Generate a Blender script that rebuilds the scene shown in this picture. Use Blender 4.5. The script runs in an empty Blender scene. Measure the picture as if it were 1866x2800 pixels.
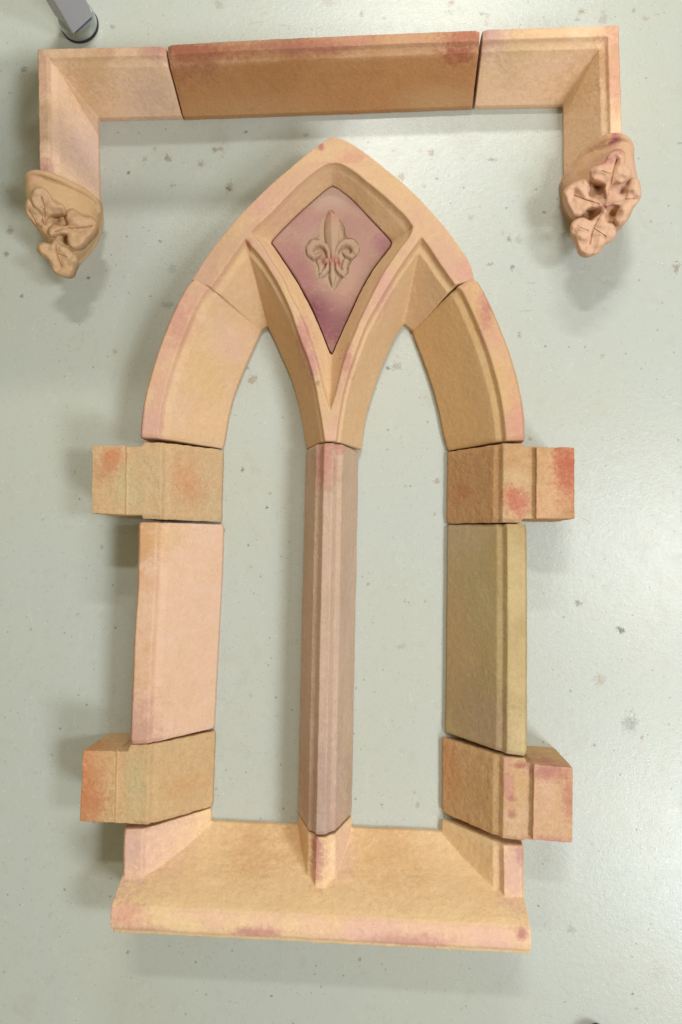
import bpy, bmesh, math, random
from mathutils import Vector, Matrix
from mathutils.geometry import tessellate_polygon
import numpy as np
random.seed(7)
S = bpy.context.scene
COL = S.collection

# ------------------------------------------------------------------ camera
CW, CH, FPX = 1866.0, 2800.0, 2023.0          # photograph size and focal length in its pixels
CAM_H = 1.7
NADIR = (1020.0, 1505.0)                      # pixel straight below the lens
down_cam = Vector((NADIR[0] - CW / 2, -(NADIR[1] - CH / 2), -FPX)).normalized()
RQ = down_cam.rotation_difference(Vector((0, 0, -1)))
RM = RQ.to_matrix()
CAM = Vector((0, 0, CAM_H))
cd = bpy.data.cameras.new('camera')
cd.sensor_fit = 'VERTICAL'; cd.sensor_height = 36.0; cd.lens = FPX / CH * 36.0
cd.clip_start = 0.05; cd.clip_end = 100
cam = bpy.data.objects.new('camera', cd); COL.objects.link(cam)
cam.matrix_world = Matrix.Translation(CAM) @ RM.to_4x4()
S.camera = cam

def W(x, y, z=0.0):
    """measured photo position on a level plane of height z -> point in metres"""
    d = RM @ Vector((x - CW / 2, -(y - CH / 2), -FPX))
    return CAM + d * ((z - CAM_H) / d.z)

# ------------------------------------------------------------------ world and lamps
wd = bpy.data.worlds.new('World'); S.world = wd; wd.use_nodes = True
bg = wd.node_tree.nodes['Background']
bg.inputs[0].default_value = (1.0, 0.87, 0.54, 1); bg.inputs[1].default_value = 0.335

def area(name, loc, target, sx, sy, power, color):
    l = bpy.data.lights.new(name, 'AREA'); l.shape = 'RECTANGLE'; l.size = sx; l.size_y = sy
    l.energy = power; l.color = color
    o = bpy.data.objects.new(name, l); COL.objects.link(o); o.location = loc
    o.rotation_euler = (Vector(target) - Vector(loc)).to_track_quat('-Z', 'Y').to_euler()
    return o
area('ceiling_or_fill_lamp', (-0.20, 2.80, 3.7), (0, 0.2, 0), 0.7, 0.16, 52, (1.0, 0.99, 0.95))
area('ceiling_or_fill_lamp', (0.40, 2.90, 2.3), (0, 0, 0), 0.9, 0.10, 32, (1.0, 0.99, 0.94))
area('ceiling_or_fill_lamp', (2.11, -0.03, 3.4), (0, 0, 0), 0.5, 0.65, 50, (0.95, 1.0, 1.06))
area('ceiling_or_fill_lamp', (2.75, -2.3, 4.0), (0, 0, 0), 1.1, 1.3, 116, (0.95, 1.0, 1.06))  # added fill that brightens south-facing slopes, its reflection kept out of frame

S.view_settings.view_transform = 'Standard'; S.view_settings.look = 'None'
S.view_settings.exposure = 0.0; S.view_settings.gamma = 1.0
S.render.engine = 'CYCLES'
S.render.resolution_x = 682; S.render.resolution_y = 1024

# ------------------------------------------------------------------ node helpers
class NT:
    def __init__(s, name):
        s.m = bpy.data.materials.new(name); s.m.use_nodes = True
        s.t = s.m.node_tree; s.b = s.t.nodes['Principled BSDF']
    def n(s, typ, **kw):
        o = s.t.nodes.new(typ)
        for k, v in kw.items(): setattr(o, k, v)
        return o
    def link(s, a, b): s.t.links.new(a, b)
    def val(s, sock, v):
        if hasattr(v, 'is_output') or isinstance(v, bpy.types.NodeSocket): s.link(v, sock)
        else: sock.default_value = v
    def math(s, op, a, b=None, clamp=False):
        o = s.n('ShaderNodeMath', operation=op, use_clamp=clamp)
        s.val(o.inputs[0], a)
        if b is not None: s.val(o.inputs[1], b)
        return o.outputs[0]
    def step(s, v, lo, hi):
        o = s.n('ShaderNodeMapRange', interpolation_type='SMOOTHSTEP')
        s.val(o.inputs['Value'], v); o.inputs['From Min'].default_value = lo; o.inputs['From Max'].default_value = hi
        return o.outputs[0]
    def mix(s, f, a, b, mode='MIX'):
        o = s.n('ShaderNodeMix', data_type='RGBA', blend_type=mode)
        s.val(o.inputs[0], f)
        for i, c in ((6, a), (7, b)):
            s.val(o.inputs[i], c if isinstance(c, bpy.types.NodeSocket) else (c[0], c[1], c[2], 1))
        return o.outputs[2]
    def noise(s, vec, scale, detail=4, rough=0.55, dist=0.0):
        o = s.n('ShaderNodeTexNoise'); s.link(vec, o.inputs['Vector'])
        o.inputs['Scale'].default_value = scale; o.inputs['Detail'].default_value = detail
        o.inputs['Roughness'].default_value = rough; o.inputs['Distortion'].default_value = dist
        return o.outputs[0]
    def mapped(s, vec, loc=(0, 0, 0), scl=(1, 1, 1)):
        o = s.n('ShaderNodeMapping'); s.link(vec, o.inputs[0])
        o.inputs[1].default_value = loc; o.inputs[3].default_value = scl
        return o.outputs[0]
    def sep(s, vec):
        o = s.n('ShaderNodeSeparateXYZ'); s.link(vec, o.inputs[0]); return o.outputs
    def blob(s, vec, c, r, nz, rag=0.9, sy=1.0, z=None, hi=1.25, lo=0.15):
        """soft ragged stain of radius r (m) about the point c"""
        v = s.n('ShaderNodeVectorMath', operation='SUBTRACT'); s.link(vec, v.inputs[0]); v.inputs[1].default_value = c
        w = s.n('ShaderNodeVectorMath', operation='MULTIPLY'); s.link(v.outputs[0], w.inputs[0])
        w.inputs[1].default_value = (1 / r, 1 / (r * sy), 0.0 if z is None else 1 / max(2.2 * r, .06))
        l = s.n('ShaderNodeVectorMath', operation='LENGTH'); s.link(w.outputs[0], l.inputs[0])
        d = s.math('ADD', l.outputs['Value'], s.math('MULTIPLY', s.math('SUBTRACT', nz, 0.5), rag * 2))
        return s.step(d, hi, lo)

def stone(name, cols, origin, top=None, stains=(), grain=1.0, seed=0.0, streak=None, spec=0.25, rough=0.82):
    """fired clay: two broad tones, sandy grain, rubbed pigment or a painted highlight on the raised faces (top) and placed stains"""
    k = NT(name)
    tc = k.n('ShaderNodeTexCoord'); P = tc.outputs['Object']
    Q = k.mapped(P, (seed, seed * 1.7, seed * 0.6))
    n1 = k.noise(Q, 9, 5, 0.6, 0.4); n2 = k.noise(Q, 26, 5, 0.6, 0.2); n3 = k.noise(Q, 120, 4, 0.65); n4 = k.noise(Q, 330, 4, 0.75); n5 = k.noise(Q, 58, 5, 0.7)
    c = k.mix(k.step(n1, 0.36, 0.64), cols[0], cols[1])
    c = k.mix(k.math('MULTIPLY', k.step(n2, 0.45, 0.72), 0.45), c, cols[2])
    if streak:
        st = k.noise(k.mapped(P, (seed, 3, 0), streak[1]), 30, 4, 0.6)
        c = k.mix(k.math('MULTIPLY', k.step(st, 0.45, 0.68), streak[2]), c, streak[0])
    z = k.sep(P)[2]
    if top:
        for zlo, zhi, col, amt, sc in top:
            msk = k.math('MULTIPLY', k.step(z, zlo, zhi), k.step(k.noise(Q, sc, 5, 0.65, 0.3), 0.36, 0.66))
            c = k.mix(k.math('MULTIPLY', msk, amt), c, col)
    rag = k.math('ADD', k.math('MULTIPLY', n2, 0.25), k.math('ADD', k.math('MULTIPLY', n5, 0.40), k.math('MULTIPLY', n3, 0.35)))
    for s_ in stains:
        (x, y, zz, r, col, amt) = s_[:6]; sy = s_[6] if len(s_) > 6 else 1.0
        p = W(x, y, zz) - origin
        c = k.mix(k.math('MULTIPLY', k.blob(P, (p.x, p.y, zz - origin.z), r * 1.25, rag, 1.6, sy, True), amt), c, col)
    g = k.math('ADD', k.math('MULTIPLY', n4, 0.55 * grain), k.math('ADD', k.math('MULTIPLY', n3, 0.25 * grain), k.math('MULTIPLY', n5, 0.22 * grain)))
    g = k.math('ADD', g, 1.0 - 0.51 * grain)
    gc = k.n('ShaderNodeCombineXYZ')
    for i in range(3): k.link(g, gc.inputs[i])
    c = k.mix(1.0, c, gc.outputs[0], 'MULTIPLY')
    pit = k.step(k.noise(Q, 210, 2, 0.5), 0.30, 0.24)
    c = k.mix(k.math('MULTIPLY', pit, 0.35), c, (0.22, 0.12, 0.06))
    k.link(c, k.b.inputs['Base Color'])
    k.b.inputs['Roughness'].default_value = rough; k.b.inputs['Specular IOR Level'].default_value = spec
    h = k.math('ADD', k.math('MULTIPLY', n4, 0.5), k.math('MULTIPLY', n3, 1.0))
    h = k.math('SUBTRACT', h, k.math('MULTIPLY', pit, 0.5))
    bm = k.n('ShaderNodeBump'); bm.inputs['Strength'].default_value = 0.5 * grain; bm.inputs['Distance'].default_value = 0.003
    k.link(h, bm.inputs['Height']); k.link(bm.outputs[0], k.b.inputs['Normal'])
    return k.m

def plain(name, col, rough=0.5, metal=0.0, spec=0.5, var=0.12, scale=60):
    k = NT(name); tc = k.n('ShaderNodeTexCoord'); P = tc.outputs['Object']
    n = k.noise(P, scale, 4, 0.6)
    c = k.mix(n, [v * (1 - var) for v in col], [min(1, v * (1 + var)) for v in col])
    k.link(c, k.b.inputs['Base Color']); k.b.inputs['Metallic'].default_value = metal
    k.link(k.math('ADD', k.math('MULTIPLY', n, 0.15), rough - 0.07), k.b.inputs['Roughness'])
    k.b.inputs['Specular IOR Level'].default_value = spec
    return k.m

# ------------------------------------------------------------------ mesh helpers
def resample(pts, n):
    pts = [Vector(p) for p in pts]
    L = [0.0]
    for a, b in zip(pts, pts[1:]): L.append(L[-1] + (b - a).length)
    out = []
    j = 0
    for i in range(n):
        t = L[-1] * i / (n - 1)
        while j < len(L) - 2 and L[j + 1] < t: j += 1
        d = L[j + 1] - L[j]
        out.append(pts[j].lerp(pts[j + 1], (t - L[j]) / d if d > 1e-12 else 0))
    return out

def smooth_open(pts, k=6):
    pts = [Vector(p) for p in pts]
    P = [pts[0] * 2 - pts[1]] + pts + [pts[-1] * 2 - pts[-2]]
    out = []
    for i in range(1, len(P) - 2):
        a, b, c, d = P[i - 1], P[i], P[i + 1], P[i + 2]
        for j in range(k):
            t = j / k
            out.append(0.5 * ((2 * b) + (c - a) * t + (2 * a - 5 * b + 4 * c - d) * t * t + (3 * b - a - 3 * c + d) * t ** 3))
    out.append(pts[-1]); return out

def smooth_closed(pts, k=6):
    pts = [Vector(p) for p in pts]; n = len(pts); out = []
    for i in range(n):
        a, b, c, d = pts[i - 1], pts[i], pts[(i + 1) % n], pts[(i + 2) % n]
        for j in range(k):
            t = j / k
            out.append(0.5 * ((2 * b) + (c - a) * t + (2 * a - 5 * b + 4 * c - d) * t * t + (3 * b - a - 3 * c + d) * t ** 3))
    return out

class Solid:
    """collects closed pieces (world metres)"""
    def __init__(s): s.v = []; s.f = []
    def add(s, verts, faces):
        o = len(s.v); s.v += [Vector(p) for p in verts]; s.f += [[i + o for i in f] for f in faces]
    def loft(s, rings, closed_ends=True):
        n = len(rings[0]); v = [p for r in rings for p in r]; f = []
        for i in range(len(rings) - 1):
            for j in range(n):
                a, b = i * n + j, i * n + (j + 1) % n
                f.append([a, b, b + n, a + n])
        if closed_ends:
            f.append(list(range(n))[::-1]); f.append([(len(rings) - 1) * n + j for j in range(n)])
        s.add(v, f)
    def prism(s, top, ztop_drop=0.0):
        """vertical-sided block from its top corners down to the floor"""
        n = len(top)
        v = list(top) + [Vector((p.x, p.y, 0.0)) for p in top]
        f = [list(range(n)), [n + i for i in range(n)][::-1]] + [[i, n + i, n + (i + 1) % n, (i + 1) % n] for i in range(n)]
        s.add(v, f)
    def build(s, name, mat, origin=None, parent=None, remesh=None, smooth=2, disp=0.0, disp_scale=0.05, angle=None):
        o0 = Vector(origin) if origin is not None else Vector((0, 0, 0))
        me = bpy.data.meshes.new(name)
        me.from_pydata([tuple(p - o0) for p in s.v], [], s.f); me.update()
        bm = bmesh.new(); bm.from_mesh(me)
        bmesh.ops.remove_doubles(bm, verts=bm.verts, dist=1e-6)
        bmesh.ops.recalc_face_normals(bm, faces=bm.faces)
        for f in bm.faces: f.smooth = True
        if angle is not None:
            for e in bm.edges:
                if len(e.link_faces) == 2 and e.calc_face_angle(0) > math.radians(angle): e.smooth = False
        bm.to_mesh(me); bm.free()
        me.materials.append(mat)
        o = bpy.data.objects.new(name, me); COL.objects.link(o)
        if parent: o.parent = parent
        else: o.location = o0
        if remesh:
            r = o.modifiers.new('remesh', 'REMESH'); r.mode = 'VOXEL'; r.voxel_size = remesh; r.use_smooth_shade = True
            if smooth:
                q = o.modifiers.new('smooth', 'SMOOTH'); q.factor = 0.5; q.iterations = smooth
        if disp:
            t = bpy.data.textures.new(name + '_relief', 'CLOUDS'); t.noise_scale = disp_scale; t.noise_depth = 3
            d = o.modifiers.new('relief', 'DISPLACE'); d.texture = t; d.strength = disp; d.mid_level = 0.5; d.texture_coords = 'LOCAL'
            t = bpy.data.textures.new(name + '_wear', 'CLOUDS'); t.noise_scale = .013; t.noise_depth = 2
            d = o.modifiers.new('wear', 'DISPLACE'); d.texture = t; d.strength = .0009; d.mid_level = 0.5; d.texture_coords = 'LOCAL'
        return o

def tag(o, label=None, cat=None, group=None, kind=None):
    if label: o['label'] = label
    if cat: o['category'] = cat
    if group: o['group'] = group
    if kind: o['kind'] = kind
    return o

VOX = 0.0018
JAMB = [(0, 0), (0, .116), (.018, .124), (.052, .1365), (.068, .14), (.285, .14), (.326, .127), (.405, .121), (1, .015), (1, 0)]
QUOIN = [(0, 0), (0, .14), (.285, .14), (.326, .128), (.405, .122), (1, .015), (1, 0)]
HOOD = [(0, 0), (0, .128), (.03, .137), (.07, .144), (.30, .145), (.35, .136), (.46, .128), (1, .02), (.97, 0)]

def strip(sol, outer, inner, prof, cut0=0.006, cut1=0.006, length=0.009):
    """sweep a moulding profile between an outer and an inner line; the two ends are chamfered"""
    n = len(outer); rings = []
    def ring(o, i, drop):
        r = []
        for u, z in prof:
            uu = min(max(u, drop * 2.0), 1 - drop * 2.0) if drop else u
            p = o.lerp(i, uu); r.append(Vector((p.x, p.y, max(0.0, z - (drop if z > 0 else 0)) if z > 0.02 or not drop else z)))
        return r
    def at(line, d, back=False):
        ln = line[::-1] if back else line
        a, b = ln[0], ln[1]; L = (b - a).length
        return a.lerp(b, min(0.9, d / L))
    for k in range(n):
        if k == 0:
            rings.append(ring(outer[0], inner[0], cut0))
            rings.append(ring(at(outer, length), at(inner, length), 0))
        elif k == n - 1:
            rings.append(ring(at(outer, length, True), at(inner, length, True), 0))
            rings.append(ring(outer[-1], inner[-1], cut1))
        else: rings.append(ring(outer[k], inner[k], 0))
    sol.loft(rings)

def flat(v): return Vector((v.x, v.y, 0.0))
def line(pts, z): return [flat(W(x, y, z)) for x, y in pts]
def base_of(*pts):
    c = sum((flat(p) for p in pts), Vector((0, 0, 0))) / len(pts); return c

# palette (albedo)
PEACH = (.63, .42, .26); OCHRE = (.60, .39, .19); PALE = (.70, .50, .36); PINK = (.60, .31, .245); MAUVE = (.44, .22, .20)
RED = (.46, .15, .085); RUST = (.50, .21, .10); PURPLE = (.29, .10, .14); OLIVE = (.37, .29, .135); BROWN = (.40, .215, .105)
YELL = (.79, .565, .32)

# ------------------------------------------------------------------ floor
def floor_material():
    k = NT('floor_paint'); tc = k.n('ShaderNodeTexCoord'); P = tc.outputs['Object']
    n1 = k.noise(P, 2.2, 4, 0.55, 0.3); n2 = k.noise(P, 30, 5, 0.6); n3 = k.noise(P, 240, 4, 0.7)
    c = k.mix(k.step(n1, 0.35, 0.68), (.475, .508, .468), (.485, .505, .445))
    c = k.mix(k.math('MULTIPLY', k.step(n2, 0.52, 0.72), 0.16), c, (.37, .34, .25))
    sm = k.noise(k.mapped(P, (0, 0, 0), (1, 1, 1)), 9, 6, 0.72, 0.8)
    c = k.mix(k.math('MULTIPLY', k.step(sm, 0.56, 0.70), 0.22), c, (.40, .36, .26))
    c = k.mix(k.math('MULTIPLY', k.step(k.noise(P, 55, 4, 0.75, 0.5), 0.62, 0.70), 0.22), c, (.30, .26, .19))
    c = k.mix(k.math('MULTIPLY', k.step(n3, 0.40, 0.66), 0.16), c, (.53, .56, .515))
    sc1 = k.noise(k.mapped(P, (0, 0, 0), (1.6, .7, 1)), 16, 6, 0.75, 1.2)
    c = k.mix(k.math('MULTIPLY', k.step(sc1, 0.55, 0.68), 0.30), c, (.56, .58, .52))
    # pin-prick pits and grit, plus pale specks painted as sparkle
    for sc, lo, hi, amt, col in ((21, .085, .03, .62, (.19, .15, .10)), (40, .125, .05, .55, (.20, .16, .11)), (95, .20, .08, .45, (.26, .22, .16)), (60, .11, .05, .55, (.82, .82, .76)), (13, .075, .02, .4, (.30, .21, .13))):
        vo = k.n('ShaderNodeTexVoronoi'); k.link(P, vo.inputs['Vector']); vo.inputs['Scale'].default_value = sc
        gate = k.step(k.noise(k.mapped(P, (sc, sc * .3, 0)), sc * 0.23, 3, 0.6), 0.49, 0.56)
        c = k.mix(k.math('MULTIPLY', k.math('MULTIPLY', k.step(vo.outputs['Distance'], lo, hi), gate), amt), c, col)
    rag = k.math('ADD', k.math('MULTIPLY', k.noise(P, 80, 3, 0.6), 0.45), k.math('MULTIPLY', k.noise(P, 260, 3, 0.7), 0.55))
    stains = [(1182, 418, 9, .55, 0), (1150, 412, 6, .3, 0), (1030, 590, 0, 0, 0), (550, 447, 8, .5, 1), (462, 435, 7, .5, 1), (458, 427, 5, .5, 1), (397, 435, 6, .4, 1),
              (352, 472, 4, .6, 2), (625, 515, 5, .7, 2), (690, 1038, 10, .5, 0), (655, 1040, 6, .3, 0), (678, 1006, 5, .3, 2), (28, 630, 9, .55, 1), (66, 192, 8, .45, 2),
              (1194, 1313, 7, .45, 0), (1190, 1407, 5, .45, 0), (1697, 1722, 8, .8, 2), (1582, 1649, 7, .55, 2), (1640, 1862, 13, .35, 0), (1560, 1890, 3, .4, 2), (1098, 1768, 14, .25, 1, .35),
              (730, 1388, 4, .7, 2), (1718, 1978, 12, .3, 2, 1.6), (1733, 1975, 10, .25, 2, 1.8), (1650, 50, 14, .3, 1), (1233, 8, 8, .5, 0), (1335, 45, 7, .35, 1), (598, 12, 12, .3, 1),
              (600, 380, 30, .14, 0), (70, 360, 32, .2, 0), (1270, 385, 36, .12, 0), (1560, 1455, 6, .3, 1), (900, 5, 14, .22, 0), (1730, 2716, 4, .7, 2), (1340, 1020, 4, .4, 2), (1800, 2655, 26, .12, 0),
              (1450, 1200, 4, .3, 2), (1392, 655, 6, .4, 2), (1402, 730, 5, .5, 2), (1360, 2450, 3, .5, 2), (1045, 2200, 4, .45, 2), (775, 2210, 3, .5, 2), (619, 2106, 3, .5, 2), (350, 2604, 4, .5, 2), (985, 2623, 4, .4, 2),
              (620, 1005, 5, .35, 0), (1085, 1000, 10, .35, 2), (1060, 1005, 5, .6, 2), (470, 735, 12, .2, 2), (460, 835, 14, .3, 2, .6), (1270, 2540, 3, .4, 2), (1563, 2542, 9, .3, 2), (242, 760, 4, .6, 2), (18, 695, 7, .5, 2), (60, 810, 4, .5, 2)]
    for i, (x, y) in enumerate([(820,10),(810,40),(525,45),(600,60),(915,45),(930,75),(1240,40),(1225,65),(1410,35),(1450,60),(150,430),(95,610),(755,495),(630,490),(655,575),(730,605),(950,520),(880,710),(860,610),(945,860),(1015,870),(1035,780),(1120,690),(885,350),(70,485),(1560,465),(1550,870),(345,440),(770,580)]):
        stains.append((547 + x / 1.1888, y / 1.1888, (5, 9, 6, 4, 7)[i % 5], (.45, .3, .55, .4)[i % 4], (0, 2, 1)[i % 3], (1, .6, 1.4)[i % 3]))
    for i in range(46):
        stains.append((random.uniform(10, 1856), random.uniform(10, 2790), random.uniform(2.2, 5.5), random.uniform(.25, .6), random.choice((0, 1, 2, 2)), random.uniform(.6, 1.6)))
    cols = [(.30, .21, .13), (.26, .20, .14), (.13, .13, .11)]
    for s_ in stains:
        x, y, r, a, ci = s_[:5]; sy = s_[5] if len(s_) > 5 else 1.0
        if r <= 0: continue
        p = W(x, y, 0); big = 1.2 if r > 20 else 3.2
        c = k.mix(k.math('MULTIPLY', k.blob(P, (p.x, p.y, 0), r * 1.35 / 1190, rag, big, sy, None, 1.25 if r > 20 else .95, .15 if r > 20 else .55), min(1, a * 1.15)), c, cols[ci])
    # faint hairline scratches
    for x, y, ln, ang in ((1455, 774, 46, -3), (1440, 850, 60, 6), (1420, 1640, 60, 4), (1600, 1420, 50, -25), (780, 70, 70, -8), (700, 62, 50, 5), (870, 76, 26, 25), (1580, 45, 40, 50)):
        p = W(x, y, 0)
        mp = k.n('ShaderNodeMapping', vector_type='TEXTURE'); k.link(P, mp.inputs[0])
        mp.inputs[1].default_value = (p.x, p.y, 0); mp.inputs[2].default_value = (0, 0, math.radians(ang)); mp.inputs[3].default_value = (ln / 1190 / 2, 1.6 / 1190, 1)
        l = k.n('ShaderNodeVectorMath', operation='LENGTH'); k.link(mp.outputs[0], l.inputs[0])
        c = k.mix(k.math('MULTIPLY', k.step(k.math('ADD', l.outputs['Value'], k.math('MULTIPLY', k.math('SUBTRACT', rag, .5), 1.2)), 1.0, 0.4), 0.4), c, (.22, .20, .16))
    k.link(c, k.b.inputs['Base Color'])
    k.link(k.math('ADD', k.math('MULTIPLY', n2, 0.14), 0.21), k.b.inputs['Roughness'])
    k.b.inputs['Specular IOR Level'].default_value = 0.52
    bm = k.n('ShaderNodeBump'); bm.inputs['Strength'].default_value = 0.42; bm.inputs['Distance'].default_value = 0.0012
    k.link(k.math('ADD', k.math('MULTIPLY', n3, 0.8), k.math('MULTIPLY', k.noise(P, 90, 3, 0.5), 0.7)), bm.inputs['Height'])
    k.link(bm.outputs[0], k.b.inputs['Normal'])
    return k.m
fl = Solid(); fl.add([(-4, -4, 0), (4, -4, 0), (4, 4, 0), (-4, 4, 0)], [[0, 1, 2, 3]])
tag(fl.build('floor', floor_material()), kind='structure')

# ------------------------------------------------------------------ straight stones
def lofted(name, O, I, zo, zi, prof, mat_fn, label, cat, group=None, extra=None, n=None, disp=.0016, dscale=.05, **kw):
    o_, i_ = line(O, zo), line(I, zi)
    org = base_of(*(o_ + i_))
    if n:
        o_ = resample(smooth_open(o_), n); i_ = resample(smooth_open(i_), n)
    s = Solid(); strip(s, o_, i_, prof, **kw)
    if extra: extra(s)
    ob = s.build(name, mat_fn(org), org, remesh=VOX, disp=disp, disp_scale=dscale)
    return tag(ob, label, cat, group)

# pale pink jamb and olive jamb
G_J = 'long jamb stones of the window'
lofted('jamb_stone', [(375, 1428), (372, 1595), (362, 1754), (352, 2033)], [(611, 1434), (606, 1595), (596, 1770), (585, 1992)], .127, .015, JAMB,
       lambda o: stone('pale_pink_clay', ((.69, .46, .33), (.67, .44, .29), (.70, .49, .38)), o, top=((.125, .137, (.62, .35, .19), .8, 14),),
                       stains=((375, 2000, .13, .05, MAUVE, .55, 1.6), (400, 1480, .13, .035, (.56, .30, .13), .7, 1.5), (460, 1470, .12, .04, (.62, .40, .19), .5, .8)), seed=3, grain=.7),
       'long pale pink jamb stone at left, between two projecting blocks', 'jamb stone', G_J)
lofted('jamb_stone', [(1443, 1434), (1445, 1700), (1445, 1900), (1444, 2066)], [(1225, 1435), (1223, 1700), (1221, 1880), (1219, 2003)], .127, .015, JAMB,
       lambda o: stone('olive_clay', ((.45, .335, .17), (.42, .305, .14), (.48, .345, .19)), o, top=((.112, .136, (.56, .43, .225), .95, 5),),
                       stains=((1290, 1900, .08, .07, (.36, .26, .15), .6), (1250, 1460, .06, .06, (.46, .35, .23), .7), (1300, 1620, .08, .05, (.40, .325, .165), .5, 1.6), (1330, 1990, .1, .05, (.40, .27, .19), .6, 1.4), (1240, 1750, .03, .04, (.47, .31, .16), .6, 3)), seed=11, grain=.8),
       'long olive green jamb stone at right, between two projecting blocks', 'jamb stone', G_J)

# projecting quoin blocks
G_Q = 'projecting quoin blocks beside the window'
def quoin(O, I, A, B, mat_fn, label):
    def extra(s):
        s.prism([W(x, y, .153) for x, y in A]); s.prism([W(x, y, .140) for x, y in B])
    return lofted('quoin_stone', O, I, .14, .015, QUOIN, mat_fn, label, 'quoin stone', G_Q, extra, disp=.0028, dscale=.02)
quoin([(389, 1209), (386, 1418)], [(610, 1230), (605, 1428)], [(252, 1218), (343, 1218), (341, 1408), (250, 1403)], [(300, 1221), (405, 1221), (402, 1409), (298, 1407)],
      lambda o: stone('ochre_clay_rust', ((.56, .37, .20), (.53, .38, .22), (.57, .34, .19)), o,
                      stains=((310, 1250, .153, .026, (.56, .22, .11), .85), (290, 1285, .153, .03, RUST, .55), (505, 1310, .08, .03, (.57, .27, .13), .6, 1.7), (535, 1350, .06, .022, RUST, .35, 1.3), (350, 1330, .15, .03, (.50, .41, .22), .6, 2)), seed=5, grain=1.2),
      'upper left block, ochre with one rust patch in its outer corner')
quoin([(1432, 1211), (1429, 1430)], [(1225, 1235), (1223, 1431)], [(1468, 1222), (1571.5, 1223), (1572.5, 1419), (1466, 1418)], [(1410, 1221), (1480, 1221), (1480, 1419), (1408, 1418)],
      lambda o: stone('brown_clay_red', ((.50, .285, .135), (.46, .26, .12), (.53, .30, .16)), o,
                      top=((.125, .137, (.57, .39, .22), .9, 8), (.144, .15, (.60, .34, .19), .8, 8)),
                      stains=((1555, 1265, .153, .034, (.45, .13, .075), .95, 1.3), (1565, 1330, .153, .03, RED, .7, 1.6), (1415, 1375, .14, .028, (.50, .16, .11), .85, 1.1), (1400, 1350, .14, .018, RED, .6), (1265, 1345, .06, .02, RED, .5)), seed=21, grain=1.2),
      'upper right block, brown with deep red patches on its raised end')
quoin([(352, 2038), (345, 2256)], [(588, 2000), (581, 2206)], [(227, 2052), (316, 2054), (312, 2250), (218, 2246)], [(290, 2055), (370, 2055), (366, 2253), (286, 2250)],
      lambda o: stone('ochre_clay_orange', ((.56, .38, .20), (.54, .36, .19), (.58, .37, .22)), o,
                      stains=((232, 2130, .153, .04, (.55, .20, .085), .9, 2.2), (240, 2200, .153, .045, RUST, .7, 1.2), (280, 2090, .153, .03, (.60, .33, .17), .6, 1.6), (500, 2150, .08, .04, (.57, .30, .13), .4, .6), (370, 2150, .14, .022, (.50, .42, .23), .6, 2.5)), seed=8, grain=1.2),
      'lower left block, ochre turning orange rust along its outer end')
quoin([(1440, 2076), (1436, 2302)], [(1211, 2018), (1211, 2222)], [(1461, 2091), (1568, 2099), (1566, 2305), (1457, 2297)], [(1415, 2086), (1470, 2091), (1468, 2298), (1412, 2294)],
      lambda o: stone('ochre_clay_mauve', ((.55, .35, .175), (.52, .32, .15), (.57, .36, .20)), o,
                      top=((.125, .137, (.63, .42, .28), .95, 9), (.144, .15, (.62, .36, .235), .9, 7)),
                      stains=((1500, 2110, .153, .036, (.44, .17, .15), .8, .5), (1555, 2180, .153, .012, (.46, .18, .13), .7, 4), (1510, 2300, .153, .05, (.48, .20, .17), .6, .25), (1398, 2181, .14, .008, (.38, .12, .10), .8), (1400, 2225, .14, .008, (.38, .12, .10), .7),
                              (1420, 2093, .14, .012, (.38, .12, .10), .7, .5), (1390, 2140, .14, .012, (.52, .24, .21), .7, 4), (1225, 2090, .03, .03, (.60, .27, .12), .6, 2.5)), seed=14, grain=1.15),
      'lower right block, peach with mauve smudges on its raised end')

# arch stones
G_A = 'curved arch stones below the pointed top'
lofted('arch_stone', [(379, 1197), (389, 1102), (408, 1026), (436, 937), (470, 852), (503, 788), (527, 762)],
       [(609, 1226), (616, 1192), (625, 1138), (641, 1077), (666, 1013), (689, 960), (717, 899)], .127, .015, JAMB,
       lambda o: stone('peach_clay', (PEACH, (.64, .42, .235), PALE), o, top=((.128, .137, PINK, .6, 12),),
                       stains=((385, 1170, .14, .04, (.58, .33, .29), .7, 1.2), (490, 890, .14, .035, (.52, .25, .20), .65, 1.5), (570, 1000, .08, .05, (.62, .42, .19), .5, 1.6), (630, 945, .05, .04, (.68, .44, .35), .6)), seed=2, grain=.7),
       'left curved arch stone, pale peach, its lit face towards the middle', 'arch stone', G_A, n=26, cut0=.004, cut1=.004, length=.008)
lofted('arch_stone', [(1439, 1204), (1437, 1138), (1427, 1072), (1411, 1008), (1391, 944), (1368, 886), (1342, 827), (1312, 770), (1296, 760)],
       [(1226, 1232), (1219, 1205), (1212, 1176), (1202, 1128), (1187, 1069), (1169, 1013), (1151, 965), (1135, 925), (1128, 901)], .127, .015, JAMB,
       lambda o: stone('ochre_clay_pink_edge', ((.56, .355, .17), (.58, .36, .165), (.55, .33, .165)), o, top=((.108, .120, (.63, .43, .23), .8, 4), (.129, .138, (.58, .315, .235), 1.0, 5)),
                       stains=((1425, 1150, .14, .03, (.58, .27, .22), .6, 2), (1330, 850, .14, .016, (.46, .19, .16), .8, 2.4)), seed=6, grain=.7),
       'right curved arch stone, ochre with a pink outer edge', 'arch stone', G_A, n=26, cut0=.004, cut1=.004, length=.008)

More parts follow.
